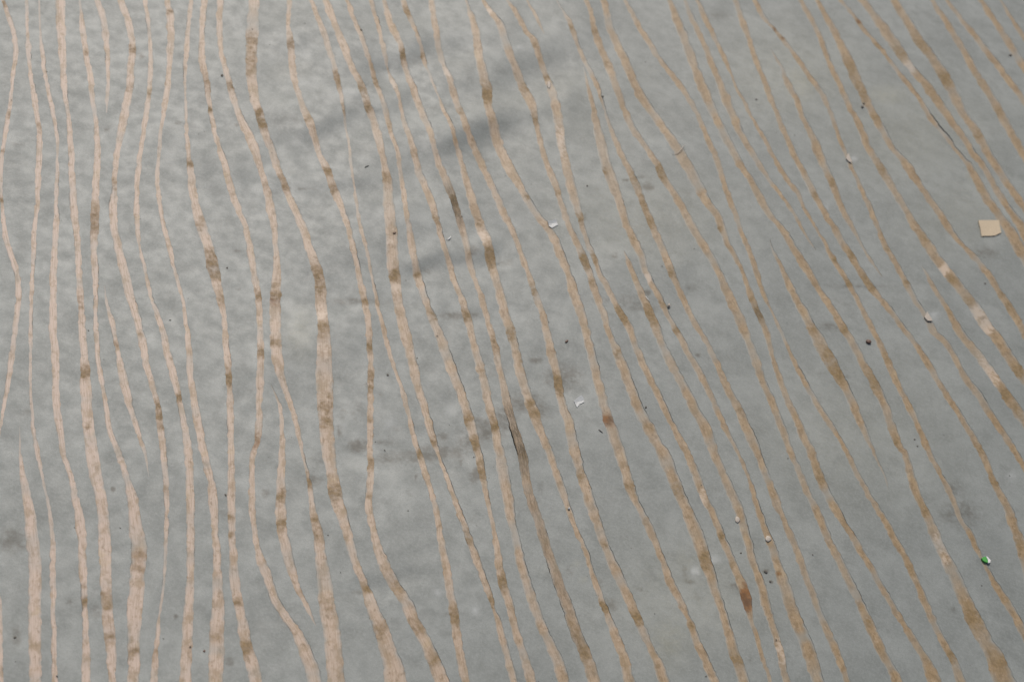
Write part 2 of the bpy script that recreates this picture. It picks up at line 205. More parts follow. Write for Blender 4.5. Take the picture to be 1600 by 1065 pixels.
# brown stains on the bands: x, y, half length, strength (photograph px)
SPOTS = [5,7,6,.9,136,82,5,.6,265,18,5,.8,206,78,7,.7,15,182,5,.6,5,238,5,.7,203,137,8,.35,233,145,6,.5,296,255,7,.7,326,172,6,.8,322,135,25,.4,357,137,8,.5,395,65,12,.6,393,95,22,.5,148,340,22,.6,60,200,12,.35,165,52,4,.4,178,288,10,.35,0,310,8,.5,315,350,10,.4,
404,180,8,.9,411,195,10,.9,453,75,9,.6,526,127,12,.7,535,176,8,.6,480,191,6,.5,511,270,9,.7,520,295,7,.55,448,293,7,.6,440,280,10,.4,414,292,5,.5,569,140,18,.6,575,171,8,.9,586,130,14,.6,634,20,12,.7,628,90,9,.8,608,108,6,.6,656,90,8,.5,760,150,14,.95,718,178,8,.5,602,280,10,.5,710,318,18,.7,681,350,8,.5,749,345,10,.4,615,200,10,.4,645,245,8,.4,
818,135,12,.5,836,190,10,.6,825,308,5,.7,857,118,8,.5,837,72,6,.5,889,48,6,.6,927,50,6,.6,927,98,5,.5,950,100,8,.4,1030,262,8,.8,1035,275,10,.6,945,268,6,.6,870,300,8,.5,902,345,8,.7,995,280,22,.5,1005,320,15,.6,1015,345,12,.6,
1210,47,4,.95,1221,60,4,.7,1342,33,5,.9,1330,110,20,.6,1345,145,25,.6,1368,185,8,.6,1380,260,15,.55,1475,125,12,.95,1440,70,20,.6,1405,85,20,.6,1455,150,20,.4,1295,285,8,.6,1273,305,6,.6,1372,70,8,.6,1530,210,10,.6,1560,175,10,.5,1530,125,12,.5,1450,370,10,.5,
148,360,7,.6,332,410,15,.7,336,428,9,.7,330,395,10,.5,182,540,6,.7,133,583,10,.9,357,590,13,.9,276,622,7,.9,243,635,10,.7,246,650,10,.75,250,668,7,.6,220,523,4,.5,137,667,4,.7,360,635,8,.3,50,458,5,.5,127,475,20,.4,345,470,15,.4,
404,460,7,.8,430,463,8,.8,430,445,8,.4,406,553,9,.8,496,430,18,.7,503,452,15,.6,505,512,8,.7,502,525,8,.5,570,472,6,.9,588,472,5,.6,615,433,11,.8,652,427,5,.8,578,540,8,.7,578,590,10,.7,579,605,7,.8,578,655,5,.6,672,490,10,.5,512,635,20,.5,515,655,12,.5,504,665,6,.6,729,655,9,.7,740,690,10,.9,773,665,8,1,767,405,14,.85,764,395,10,.7,733,398,6,.6,728,493,10,.7,771,535,12,.6,780,540,14,.5,656,706,7,.9,678,688,8,.6,797,525,10,.7,745,580,8,.4,425,535,8,.6,402,690,15,.4,778,650,12,.5,
908,405,10,.9,914,415,8,.8,930,405,12,.7,833,455,15,.6,917,440,10,.5,965,490,10,.8,974,497,12,.8,1012,485,10,.85,1018,495,14,.7,1048,430,8,.6,1040,475,7,.6,1056,515,8,.7,830,628,8,.8,836,645,9,.8,872,600,16,.95,802,515,8,.7,814,560,6,.5,1183,490,14,.8,1173,470,8,.6,1016,665,8,.4,1124,357,5,.8,988,370,10,.4,965,552,8,.5,1155,641,5,.5,
1488,436,6,1,1515,470,12,.6,1320,513,7,.85,1310,580,20,.8,1298,550,18,.6,1362,590,15,.7,1370,602,10,.7,1308,403,5,.9,1327,443,6,.8,1365,447,7,.8,1355,437,12,.7,1388,388,6,.6,1418,442,8,.7,1484,487,5,.6,1568,615,9,.85,1594,580,14,.8,1565,460,6,.6,1330,400,15,.6,1573,480,12,.5,1595,635,15,.5,1400,690,8,.6,1530,700,8,.6,1266,515,8,.5,1375,560,8,.5,
357,808,6,.8,360,833,6,.7,217,865,10,.6,217,885,8,.6,130,915,5,.6,133,940,8,.9,168,935,12,.6,166,950,5,.7,171,993,7,.7,165,970,10,.4,211,1016,7,.9,245,1020,15,.5,370,942,8,.6,385,1010,16,.7,342,990,12,.5,295,1015,15,.35,262,768,10,.4,
438,777,12,.6,443,816,7,.8,440,826,5,.7,481,749,10,.9,487,815,10,.6,490,830,14,.5,520,770,13,.75,523,750,10,.5,578,725,8,.7,576,774,4,.6,471,924,7,.5,573,920,6,.9,597,980,12,.6,622,920,14,.6,655,980,12,.55,708,965,14,.8,733,835,14,.6,768,940,10,.8,786,910,12,.9,752,735,15,.8,503,940,6,.5,516,950,10,.4,678,1035,10,.5,
815,715,12,.5,845,830,12,.4,944,946,8,.95,1128,838,6,1,995,967,10,.95,942,848,6,.8,985,760,8,.5,1010,815,8,.5,1060,765,12,.5,1101,865,8,.8,1104,880,10,.6,1147,1030,12,.7,1080,975,8,.6,915,1020,30,.5,900,985,20,.5,910,740,10,.5,1135,890,8,.5,
1216,897,4,.8,1283,745,12,.6,1355,975,10,.6,1520,965,18,.65,1560,1030,15,.6,1425,890,8,.5,1485,1030,12,.7,1320,818,12,.4,1550,753,8,.7,1445,800,10,.5,1590,860,15,.5]
RUST = [1162,928,9,1,1164,940,10,.9,1166,914,5,.7,1161,932,7,1,1166,948,9,.8,945,657,9,.8,430,470,9,.35,402,692,12,.35,1210,47,4,.6,1342,33,4,.6,1221,60,3,.5,1056,640,4,.5,1216,897,4,.5]
PALE = [1473,425,7,.8,1523,490,9,.7,1540,510,12,.7,1540,585,30,.45,1012,437,7,.7,615,448,7,.6,610,380,5,.6,748,370,8,.6,1420,105,12,.5,876,220,28,.4,705,115,7,.6,608,132,7,.6,1090,790,20,.35,1240,1020,25,.4,1478,850,16,.4,1470,880,10,.4,501,495,7,.5,1418,103,8,.4,505,545,20,.2,1325,268,5,.3,762,20,7,.5,655,105,5,.4]
WEATHERED = [809,690,50,.75,833,790,40,.35,851,850,40,.3,872,920,40,.25,705,305,24,.5,702,295,10,.7,709,316,13,1,716,340,10,.9,801,645,14,.8,808,672,16,1,816,700,16,1,823,728,14,.7,1184,490,12,.5,890,1010,18,.25]
# marks on the painted layer: x, y, rx, ry, strength
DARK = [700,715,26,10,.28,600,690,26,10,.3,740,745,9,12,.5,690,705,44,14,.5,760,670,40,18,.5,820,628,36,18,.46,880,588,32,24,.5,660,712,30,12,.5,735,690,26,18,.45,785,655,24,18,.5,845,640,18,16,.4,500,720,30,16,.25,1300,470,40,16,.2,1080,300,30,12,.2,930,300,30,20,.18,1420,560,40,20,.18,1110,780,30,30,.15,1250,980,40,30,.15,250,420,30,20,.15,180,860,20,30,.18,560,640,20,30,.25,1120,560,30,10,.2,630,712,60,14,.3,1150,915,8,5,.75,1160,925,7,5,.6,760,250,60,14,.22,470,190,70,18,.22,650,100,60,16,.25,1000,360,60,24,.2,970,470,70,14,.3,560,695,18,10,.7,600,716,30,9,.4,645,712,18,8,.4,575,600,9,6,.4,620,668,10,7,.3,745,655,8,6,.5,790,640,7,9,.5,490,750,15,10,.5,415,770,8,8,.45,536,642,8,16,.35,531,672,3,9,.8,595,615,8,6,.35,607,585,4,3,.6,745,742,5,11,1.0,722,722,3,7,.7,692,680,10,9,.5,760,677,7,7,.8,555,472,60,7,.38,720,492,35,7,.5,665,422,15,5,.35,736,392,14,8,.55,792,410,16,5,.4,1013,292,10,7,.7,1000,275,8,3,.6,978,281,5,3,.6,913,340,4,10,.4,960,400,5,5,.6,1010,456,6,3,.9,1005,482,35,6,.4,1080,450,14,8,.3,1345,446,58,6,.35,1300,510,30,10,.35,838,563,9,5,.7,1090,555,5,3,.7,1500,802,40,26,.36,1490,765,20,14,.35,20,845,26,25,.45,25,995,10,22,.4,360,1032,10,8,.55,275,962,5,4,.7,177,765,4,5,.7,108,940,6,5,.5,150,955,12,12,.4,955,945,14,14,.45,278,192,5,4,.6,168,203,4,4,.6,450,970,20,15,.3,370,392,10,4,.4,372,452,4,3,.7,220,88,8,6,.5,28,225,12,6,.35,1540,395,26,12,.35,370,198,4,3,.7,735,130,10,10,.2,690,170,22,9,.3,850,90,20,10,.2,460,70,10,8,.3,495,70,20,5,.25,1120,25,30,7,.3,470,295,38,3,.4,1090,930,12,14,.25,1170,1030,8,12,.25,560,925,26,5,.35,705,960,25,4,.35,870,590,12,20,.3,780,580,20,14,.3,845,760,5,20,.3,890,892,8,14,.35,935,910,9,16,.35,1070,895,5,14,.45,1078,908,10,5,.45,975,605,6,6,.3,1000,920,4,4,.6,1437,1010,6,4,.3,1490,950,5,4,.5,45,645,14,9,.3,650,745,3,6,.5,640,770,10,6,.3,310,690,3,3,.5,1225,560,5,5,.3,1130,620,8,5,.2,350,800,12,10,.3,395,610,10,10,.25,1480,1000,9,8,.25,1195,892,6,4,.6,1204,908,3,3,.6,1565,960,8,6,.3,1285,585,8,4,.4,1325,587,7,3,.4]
YELLOW = [1230,120,110,70,.35,1420,210,130,80,.3,1000,340,130,70,.28,1320,690,160,110,.2,1080,930,130,90,.28,900,180,120,70,.15,1500,330,90,60,.25,1250,130,30,32,.7,1385,150,34,16,.6,470,520,22,38,.45,1045,1000,34,45,.5,1078,880,40,30,.35,1519,272,9,12,.7,860,890,20,10,.2,912,905,5,4,.6,902,880,6,6,.4,848,815,6,6,.4,1000,120,30,20,.15,450,110,30,20,.2]
LIGHT = [1087,891,6,6,.9,1112,873,12,5,.6,743,953,5,5,.7,610,660,8,8,.4,684,925,6,5,.5,1581,742,6,5,.5,1214,347,5,5,.4,1292,323,4,4,.5,540,150,26,8,.3,1334,248,5,4,.8,1460,492,6,5,.7,811,76,4,2,.8,704,641,8,8,.25,800,345,26,10,.2,470,132,28,8,.25,600,345,60,12,.15]
# ---------------------------------------------------------------- relief of the sheet (soft wrinkles), metres
RIDGES = [(330,120,520,30,30,1.3),(350,250,560,150,30,1.4),(560,260,760,170,28,1.3),(700,120,900,40,30,1.2),(840,190,960,130,28,.9),(520,390,700,320,34,1.0),(420,560,560,500,34,.8),(425,180,640,60,23,1.20),(640,60,790,20,18,0.72),(450,150,600,112,15,-0.66),(600,108,720,78,15,-0.85),(400,190,560,168,16,-0.57),
 (440,222,575,180,18,-0.66),(470,205,620,150,14,0.96),(620,95,800,40,16,0.60),(615,22,660,15,22,-0.76),(725,160,880,105,19,-0.76),(690,215,880,150,16,0.96),
 (760,230,860,170,22,-0.66),(440,302,580,298,11,-0.28),(430,286,600,284,12,0.43),(480,478,640,474,10,-0.23),(640,428,780,402,14,-0.47),(700,494,800,500,13,-0.28),
 (640,410,760,385,12,0.60),(660,200,740,260,18,0.48),(380,60,440,110,22,-0.47),(430,50,560,60,16,0.48),(540,320,640,330,23,0.48),(280,210,380,170,16,0.42),
 (560,925,640,905,11,-0.28),(10,160,120,150,29,0.42),(280,270,350,220,27,-0.28),(1290,455,1410,447,13,-0.20),(1090,30,1210,20,16,-0.33),(500,95,620,40,12,0.54),
 (820,290,900,330,25,0.48),(900,470,1090,480,15,-0.20),(960,400,1060,415,16,0.36),(770,560,880,600,32,-0.33),(545,700,700,705,22,-0.28)]
def hgt(px, py):
    px = np.asarray(px, float); py = np.asarray(py, float)
    h = 0.20*np.sin(px/97.0+py/143.0+.7)+0.2*np.sin(px/171.0-py/83.0+2.1)+0.10*np.sin(px/41.0+py/67.0)*np.sin(py/53.0-px/90.0)
    for x0, y0, x1, y1, w, a in RIDGES:
        dx, dy = x1-x0, y1-y0; L2 = dx*dx+dy*dy
        t = ((px-x0)*dx+(py-y0)*dy)/L2; tc = np.clip(t, 0, 1)
        wob = 4*np.sin(t*7+x0)
        d2 = (px-x0-tc*dx)**2+(py-y0-tc*dy+wob)**2; w = w*1.4
        h = h + 1.25*a*np.exp(-d2/(w*w))
    return h*RELIEF
RELIEF = 0.0021
def W(px, py, dz=0.0):
    P = plane(px, py); P[..., 2] = hgt(px, py) + dz
    return P

# ---------------------------------------------------------------- node helpers
def mat(name):
    m = bpy.data.materials.new(name); m.use_nodes = True
    t = m.node_tree; t.nodes.clear()
    out = t.nodes.new("ShaderNodeOutputMaterial"); b = t.nodes.new("ShaderNodeBsdfPrincipled")
    t.links.new(b.outputs[0], out.inputs[0])
    return m, t, b
def nd(t, typ, **kw):
    o = t.nodes.new(typ)
    for k, v in kw.items():
        if k.startswith("in_"): o.inputs[int(k[3:])].default_value = v
        else: setattr(o, k, v)
    return o
def mixc(t, fac, a, b, mode='MIX'):
    m = t.nodes.new("ShaderNodeMix"); m.data_type = 'RGBA'; m.blend_type = mode
    for sock, v in ((m.inputs[0], fac), (m.inputs[6], a), (m.inputs[7], b)):
        if hasattr(v, "links"): t.links.new(v, sock)
        elif isinstance(v, (int, float)): sock.default_value = v
        else: sock.default_value = (*v, 1)
    return m.outputs[2]
def math_(t, op, a, b=0.0, c=None, clamp=False):
    m = t.nodes.new("ShaderNodeMath"); m.operation = op; m.use_clamp = clamp
    for s, v in zip(m.inputs, (a, b, c)):
        if v is None: continue
        if hasattr(v, "links"): t.links.new(v, s)
        else: s.default_value = v
    return m.outputs[0]
def ramp(t, v, lo, hi, a=0.0, b=1.0):
    m = t.nodes.new("ShaderNodeMapRange"); m.interpolation_type = 'SMOOTHSTEP'
    t.links.new(v, m.inputs[0])
    for i, x in zip((1, 2, 3, 4), (lo, hi, a, b)): m.inputs[i].default_value = x
    return m.outputs[0]
def noise(t, vec, scale, detail=2.0, rough=.5):
    o = nd(t, "ShaderNodeTexNoise"); o.inputs['Scale'].default_value = scale
    o.inputs['Detail'].default_value = detail; o.inputs['Roughness'].default_value = rough
    t.links.new(vec, o.inputs['Vector']); return o.outputs['Fac']
def mapping(t, vec, scale, rot=0.0):
    o = nd(t, "ShaderNodeMapping"); o.inputs['Scale'].default_value = scale; o.inputs['Rotation'].default_value = (0, 0, rot)
    t.links.new(vec, o.inputs[0]); return o.outputs[0]
def bump(t, b, h, dist, strength=1.0):
    o = nd(t, "ShaderNodeBump"); o.inputs['Distance'].default_value = dist; o.inputs['Strength'].default_value = strength
    t.links.new(h, o.inputs['Height']); t.links.new(o.outputs[0], b.inputs['Normal'])

def grey_material():
    m, t, b = mat("grey_paint")
    co = nd(t, "ShaderNodeTexCoord").outputs['Object']
    at = nd(t, "ShaderNodeAttribute", attribute_name="marks")
    sep = nd(t, "ShaderNodeSeparateColor"); t.links.new(at.outputs['Color'], sep.inputs[0])
    big = noise(t, co, 14, 4, .6); mid = noise(t, co, 70, 3, .6); fine = noise(t, co, 420, 3, .7); tiny = noise(t, co, 1400, 2, .7)
    c = mixc(t, ramp(t, big, .36, .64), GREY_A, GREY_B)
    med = noise(t, co, 38, 5, .62)
    c = mixc(t, ramp(t, med, .50, .68, 0, .42), c, GREY_D)
    c = mixc(t, ramp(t, noise(t, mapping(t, co, (1, 1, 1), .7), 33, 4, .6), .54, .70, 0, .35), c, GREY_L)
    c = mixc(t, ramp(t, mid, .35, .75, 0, .30), c, GREY_D)
    c = mixc(t, ramp(t, fine, .40, .68, 0, .34), c, GREY_L)
    c = mixc(t, ramp(t, tiny, .46, .72, 0, .45), c, GREY_D)
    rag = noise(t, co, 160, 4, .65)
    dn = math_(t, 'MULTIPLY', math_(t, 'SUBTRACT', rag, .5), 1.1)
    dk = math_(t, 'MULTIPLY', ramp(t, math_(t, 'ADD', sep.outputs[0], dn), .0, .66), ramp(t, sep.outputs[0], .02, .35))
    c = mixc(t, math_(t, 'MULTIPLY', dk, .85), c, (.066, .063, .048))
    c = mixc(t, math_(t, 'MULTIPLY', sep.outputs[1], ramp(t, rag, .3, .7, .2, .45)), c, (.36, .34, .22))
    c = mixc(t, math_(t, 'MULTIPLY', sep.outputs[2], .55), c, (.55, .57, .57))
    # faint wood fibres read through the paint
    fib = noise(t, mapping(t, co, (1500, 45, 1), -GRAIN), 1, 2, .6)
    msk = ramp(t, noise(t, co, 26, 2), .52, .72, 0, .5)
    c = mixc(t, math_(t, 'MULTIPLY', ramp(t, fib, .58, .72), msk), c, (.17, .17, .16))
    spk = nd(t, "ShaderNodeTexVoronoi"); spk.inputs['Scale'].default_value = 120; t.links.new(co, spk.inputs[0])
    sp = ramp(t, spk.outputs['Distance'], .03, .075, 1, 0)
    cs = nd(t, "ShaderNodeSeparateColor"); t.links.new(spk.outputs['Color'], cs.inputs[0])
    c = mixc(t, math_(t, 'MULTIPLY', sp, ramp(t, cs.outputs[0], .8, .95, 0, .6)), c, (.11, .105, .09))
    t.links.new(c, b.inputs['Base Color'])
    t.links.new(ramp(t, mid, .2, .8, GREY_R - .05, GREY_R + .08), b.inputs['Roughness'])
    hh = math_(t, 'ADD', fine, math_(t, 'MULTIPLY', mid, .7))
    bump(t, b, hh, .00013)
    return m
def wood_material():
    m, t, b = mat("bare_wood")
    co = nd(t, "ShaderNodeTexCoord").outputs['Object']
    uv = nd(t, "ShaderNodeUVMap", uv_map="UVMap").outputs[0]
    at = nd(t, "ShaderNodeAttribute", attribute_name="marks")
    sep = nd(t, "ShaderNodeSeparateColor"); t.links.new(at.outputs['Color'], sep.inputs[0])
    a2 = nd(t, "ShaderNodeAttribute", attribute_name="tone_wear")
    s2 = nd(t, "ShaderNodeSeparateColor"); t.links.new(a2.outputs['Color'], s2.inputs[0])
    brown_mix, weath, fade = s2.outputs[0], s2.outputs[1], s2.outputs[2]
    c = mixc(t, brown_mix, WOOD_A, WOOD_B)  # base colour goes from pinkish tan to brown towards the right and top
    patch = noise(t, mapping(t, uv, (60, 70, 1)), 1, 5, .6)
    pf = math_(t, 'ADD', patch, math_(t, 'MULTIPLY', brown_mix, .08))
    c = mixc(t, ramp(t, pf, .49, .64, 0, .65), c, WOOD_C)
    patch2 = noise(t, mapping(t, uv, (140, 190, 1)), 1, 5, .68)
    p2 = math_(t, 'ADD', patch2, math_(t, 'MULTIPLY', brown_mix, .08))
    c = mixc(t, ramp(t, p2, .54, .70, 0, .70), c, WOOD_D)
    c = mixc(t, ramp(t, noise(t, mapping(t, uv, (45, 30, 1)), 1, 4, .6), .56, .68, 0, .45), c, (.40, .30, .17))
    c = mixc(t, ramp(t, noise(t, co, 300, 3, .7), .5, .75, 0, .30), c, WOOD_L)
    fib = noise(t, mapping(t, uv, (60, 900, 1)), 1, 3, .65)
    c = mixc(t, ramp(t, fib, .44, .70, 0, .48), c, WOOD_D)
    blot = noise(t, co, 62, 4, .62)
    c = mixc(t, ramp(t, math_(t, 'ADD', blot, math_(t, 'MULTIPLY', brown_mix, .03)), .58, .70, 0, .60), c, (.21, .148, .068))
    blot2 = noise(t, mapping(t, co, (1, 1, 1), 1.1), 170, 4, .62)
    c = mixc(t, ramp(t, blot2, .60, .72, 0, .55), c, (.20, .14, .065))
    rg2 = math_(t, 'MULTIPLY', math_(t, 'SUBTRACT', noise(t, co, 190, 4, .65), .5), 1.5)
    def ragged(v, lo, hi): return math_(t, 'MULTIPLY', ramp(t, math_(t, 'ADD', v, rg2), lo, hi), ramp(t, v, .02, .4))
    st = ragged(sep.outputs[0], .10, 1.15)
    c = mixc(t, math_(t, 'MULTIPLY', st, .86), c, mixc(t, ramp(t, noise(t, co, 420, 3, .6), .35, .65), (.22, .150, .062), (.135, .092, .036)))
    c = mixc(t, math_(t, 'MULTIPLY', ragged(sep.outputs[1], .15, .95), .95), c, mixc(t, ramp(t, noise(t, co, 120, 4, .6), .38, .62), (.21, .092, .024), (.105, .048, .016)))
    c = mixc(t, math_(t, 'MULTIPLY', ragged(sep.outputs[2], .25, .7), .7), c, (.53, .43, .335))
    fb2 = noise(t, mapping(t, uv, (110, 900, 1)), 1, 3, .7)
    c = mixc(t, math_(t, 'MULTIPLY', weath, ramp(t, fb2, .42, .56, .5, 1)), c, (.085, .058, .024))
    c = mixc(t, math_(t, 'MULTIPLY', fade, math_(t, 'SUBTRACT', 1.0, math_(t, 'MAXIMUM', st, math_(t, 'MAXIMUM', weath, sep.outputs[1]), clamp=True))), c, GREY_B)
    t.links.new(c, b.inputs['Base Color']); t.links.new(ramp(t, math_(t, 'MAXIMUM', st, sep.outputs[1]), 0, 1, WOOD_R, WOOD_R+.25), b.inputs['Roughness'])
    hh = math_(t, 'ADD', fib, math_(t, 'MULTIPLY', math_(t, 'MULTIPLY', fb2, weath), 5.0))
    bump(t, b, hh, .00015)
    return m
def plain(name, col, rough=.5, nscale=500, var=.25, **kw):
    m, t, b = mat(name)
    co = nd(t, "ShaderNodeTexCoord").outputs['Object']
    f = noise(t, co, nscale, 3, .6)
    c = mixc(t, ramp(t, f, .3, .7), tuple(x*(1-var) for x in col), tuple(min(1, x*(1+var*.5)) for x in col))
    t.links.new(c, b.inputs['Base Color']); b.inputs['Roughness'].default_value = rough
    for k, v in kw.items(): b.inputs[k].default_value = v
    bump(t, b, f, .0001)
    return m

GREY_A, GREY_B, GREY_D, GREY_L, GREY_R = (.180,.197,.186), (.232,.250,.237), (.116,.128,.117), (.28,.30,.286), .53
WOOD_A, WOOD_B, WOOD_C, WOOD_D, WOOD_L, WOOD_R = (.465,.360,.288), (.305,.218,.118), (.225,.152,.070), (.165,.108,.046), (.54,.44,.35), .54
_g = (plane(820, 1000) - plane(620, 300)); GRAIN = math.atan2(-_g[0], _g[1]) 

# ---------------------------------------------------------------- bands -> polylines in photograph px
OFF = {'A': 0, 'B': 355, 'C': 710}
def catmull(P, step):
    P = np.array(P, float)
    P = np.vstack([2*P[0]-P[1], P, 2*P[-1]-P[-2]])
    out = []
    for i in range(1, len(P)-2):
        p0, p1, p2, p3 = P[i-1:i+3]
        nseg = max(2, int(np.hypot(*(p2-p1)[:2])/step))
        for k in range(nseg):
            s = k/nseg
            out.append(.5*((2*p1)+(-p0+p2)*s+(2*p0-5*p1+4*p2-p3)*s*s+(-p0+3*p1-3*p2+p3)*s**3))
    out.append(P[-2]); return np.array(out)
def wob(nn, lam, amp, seed, step=3.5):
    g = np.random.default_rng(seed); k = max(3, int(nn*step/lam)+3)
    v = g.normal(size=k); x = np.linspace(0, k-1.001, nn); i = x.astype(int); f = x-i; f = f*f*(3-2*f)
    return amp*(v[i]*(1-f)+v[np.minimum(i+1, k-1)]*f)
STEP = 3.2
EXT = 230
bands = []
for bi, segs in enumerate(BANDS):
    pts = []
    for tile, vals in segs:
        ox = (int(tile[1])-1)*400; oy = OFF[tile[0]]
        for i in range(0, len(vals), 3):
            pts.append((ox+vals[i]/3, oy+vals[i+1]/3, max(vals[i+2]/3, .8)))
    pts.sort(key=lambda p: p[1])
    # run on past the frame
    def run_on(a, b):
        d = np.array(a[:2])-np.array(b[:2]); d /= np.hypot(*d)
        res = []
        for k in (75, 150, EXT):
            res.append((a[0]+d[0]*k+5*math.sin(k+bi), a[1]+d[1]*k, a[2]*(1+.15*math.sin(k*.07+bi))))
        return res
    if pts[0][1] < 6: pts = run_on(pts[0], pts[2])[::-1]+pts
    if pts[-1][1] > 1058 or pts[-1][0] > 1605 or (pts[-1][0] < 0): pts = pts+run_on(pts[-1], pts[-3])
    bands.append(catmull(pts, STEP))
# neighbours outside the frame carry on the pattern
for k, (src, dx, dy) in enumerate([(1, -118, 30), (1, -152, 60), (1, -196, 10), (49, 52, -10), (49, 96, -14), (49, 140, -8), (48, 205, -10)]):
    c = bands[src].copy(); c[:, 0] += dx; c[:, 1] += dy; bands.append(c)
Np = []
for i, c in enumerate(bands):
    c = c[np.r_[True, np.hypot(*np.diff(c[:, :2], axis=0).T) > .4]]
    nn = len(c)
    c[:, 0] += wob(nn, 26, .2, i*9+1); c[:, 2] = np.maximum(c[:, 2], .8)
    tg = np.gradient(c[:, :2], axis=0); tg /= np.hypot(tg[:, 0], tg[:, 1])[:, None]
    nr = np.stack([-tg[:, 1], tg[:, 0]], 1)              # for a band running down: points to picture left
    thin = np.clip(c[:, 2]/6, .25, 1)
    # painted-over width is measured across the picture, not square to the band
    hw = c[:, 2]/2*np.maximum(np.abs(tg[:, 1]), .5)
    eL = hw+thin*(wob(nn, 34, .45, i*9+2)+wob(nn, 11, .45, i*9+3)+wob(nn, 4.5, .48, i*9+4))
    eR = hw+thin*(wob(nn, 34, .45, i*9+5)+wob(nn, 11, .45, i*9+6)+wob(nn, 4.5, .48, i*9+7))
    s = np.r_[0, np.cumsum(np.hypot(*np.diff(c[:, :2], axis=0).T))]
    Np.append(dict(c=c, nr=nr, eL=np.maximum(eL, .35), eR=np.maximum(eR, .35), s=s))
bands = Np

# ---------------------------------------------------------------- objects
def link(o, parent=None):
    scene.collection.objects.link(o)
    if parent is not None: o.parent = parent
    return o
def mesh_obj(name, V, F, m, parent=None, smooth=True):
    me = bpy.data.meshes.new(name); me.from_pydata([tuple(map(float, v)) for v in V], [], [tuple(map(int, f)) for f in F])
    if smooth: me.polygons.foreach_set("use_smooth", [True]*len(me.polygons))
    me.materials.append(m); me.update()
    return link(bpy.data.objects.new(name, me), parent)
def tag(o, label, cat, group=None):
    o["label"] = label; o["category"] = cat
    if group: o["group"] = group
    return o
def color_attr(me, name, arr):
    a = me.attributes.new(name, 'FLOAT_COLOR', 'POINT')
    a.data.foreach_set("color", np.asarray(arr, np.float32).ravel())

root = bpy.data.objects.new("patterned_board", None); link(root)
tag(root, "grey painted board with wavy bare wood bands like wood grain, wrinkled and stained", "board")

grey = grey_material(); wood = wood_material()
dark = plain("dark_backing", (.06, .045, .03), .9)

# painted layer: a sheet cut out round every band
print("cdt...")
verts, faces = [], []
def ramp_grid():
    out = []
    for y in np.arange(-5, 1075, 5.5):
        for x in np.arange(-5, 1610, 5.5): out.append((x+nrg.uniform(-1.3, 1.3), y+nrg.uniform(-1.3, 1.3)))
    for y in np.arange(-300, 1400, 22):
        for x in np.arange(-300, 1910, 22):
            if not (-12 < x < 1612 and -12 < y < 1077): out.append((x+nrg.uniform(-4, 4), y+nrg.uniform(-4, 4)))
    return out
rings = []
for b in bands:
    L = b['c'][:, :2]+b['nr']*b['eL'][:, None]; Rr = b['c'][:, :2]-b['nr']*b['eR'][:, None]
    ring = np.vstack([L, Rr[::-1]])
    b['L'], b['R'] = L, Rr
    ids = list(range(len(verts), len(verts)+len(ring))); verts += [tuple(p) for p in ring]; faces.append(ids)
nb = len(verts)
grid = ramp_grid()
verts += grid
SC = 1/1000.0
import time
t0 = time.time()
edges = [(r[k], r[(k+1) % len(r)]) for r in faces for k in range(len(r))]
ov, oe, of, _, _, _ = geometry.delaunay_2d_cdt([Vector((x*SC, y*SC)) for x, y in verts], edges, [], 0, 1e-6)
print("cdt", time.time()-t0, len(ov), len(of))
A = np.array([(v.x/SC, v.y/SC) for v in ov])
of = np.array(of); cen = A[of].mean(1); inside = np.zeros(len(of), bool)
srt = np.argsort(cen[:, 1]); cy = cen[srt, 1]
for b in bands:                                       # a triangle inside any band is cut away
    for k in range(0, len(b['L'])-1, 16):
        poly = np.vstack([b['L'][k:k+17], b['R'][k:k+17][::-1]])
        lo, hi = poly.min(0), poly.max(0)
        ids = srt[np.searchsorted(cy, lo[1]):np.searchsorted(cy, hi[1])]
        ids = ids[(cen[ids, 0] >= lo[0]) & (cen[ids, 0] <= hi[0])]
        q = cen[ids]; wn = np.zeros(len(q), int)
        for (ax, ay), (bx, by) in zip(poly, np.roll(poly, -1, 0)):
            side = (bx-ax)*(q[:, 1]-ay)-(q[:, 0]-ax)*(by-ay)
            wn += ((ay <= q[:, 1]) & (by > q[:, 1]) & (side > 0)).astype(int)-((ay > q[:, 1]) & (by <= q[:, 1]) & (side < 0)).astype(int)
        inside[ids[wn != 0]] = True
keep = of[~inside]
print("cut", time.time()-t0)
used = np.unique(keep); remap = -np.ones(len(A), int); remap[used] = np.arange(len(used))
A = A[used]; keep = remap[keep]
P = W(A[:, 0], A[:, 1])
tri = P[keep]; nz = np.cross(tri[:, 1]-tri[:, 0], tri[:, 2]-tri[:, 0])[:, 2]
keep[nz < 0] = keep[nz < 0][:, ::-1]
# walls of the cut edges
ed = {}
for f in keep:
    for a, b_ in ((f[0], f[1]), (f[1], f[2]), (f[2], f[0])):
        ed[(a, b_)] = 1
rim = [(a, b_) for (a, b_) in ed if (b_, a) not in ed]
rv = sorted({v for e in rim for v in e}); top = {v: len(P)+i for i, v in enumerate(rv)}; low = {v: len(P)+len(rv)+i for i, v in enumerate(rv)}
Pl = P[rv].copy(); Pl[:, 2] -= .0008
allP = np.vstack([P, P[rv], Pl]); allA = np.vstack([A, A[rv], A[rv]])
walls = [(top[b_], top[a], low[a], low[b_]) for a, b_ in rim]
g = mesh_obj("painted_layer", allP, [tuple(f) for f in keep]+walls, grey, root)
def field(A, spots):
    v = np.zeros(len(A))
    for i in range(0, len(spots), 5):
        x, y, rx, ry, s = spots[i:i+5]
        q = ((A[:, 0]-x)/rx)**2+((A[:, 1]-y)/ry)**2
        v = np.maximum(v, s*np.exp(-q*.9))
    return v
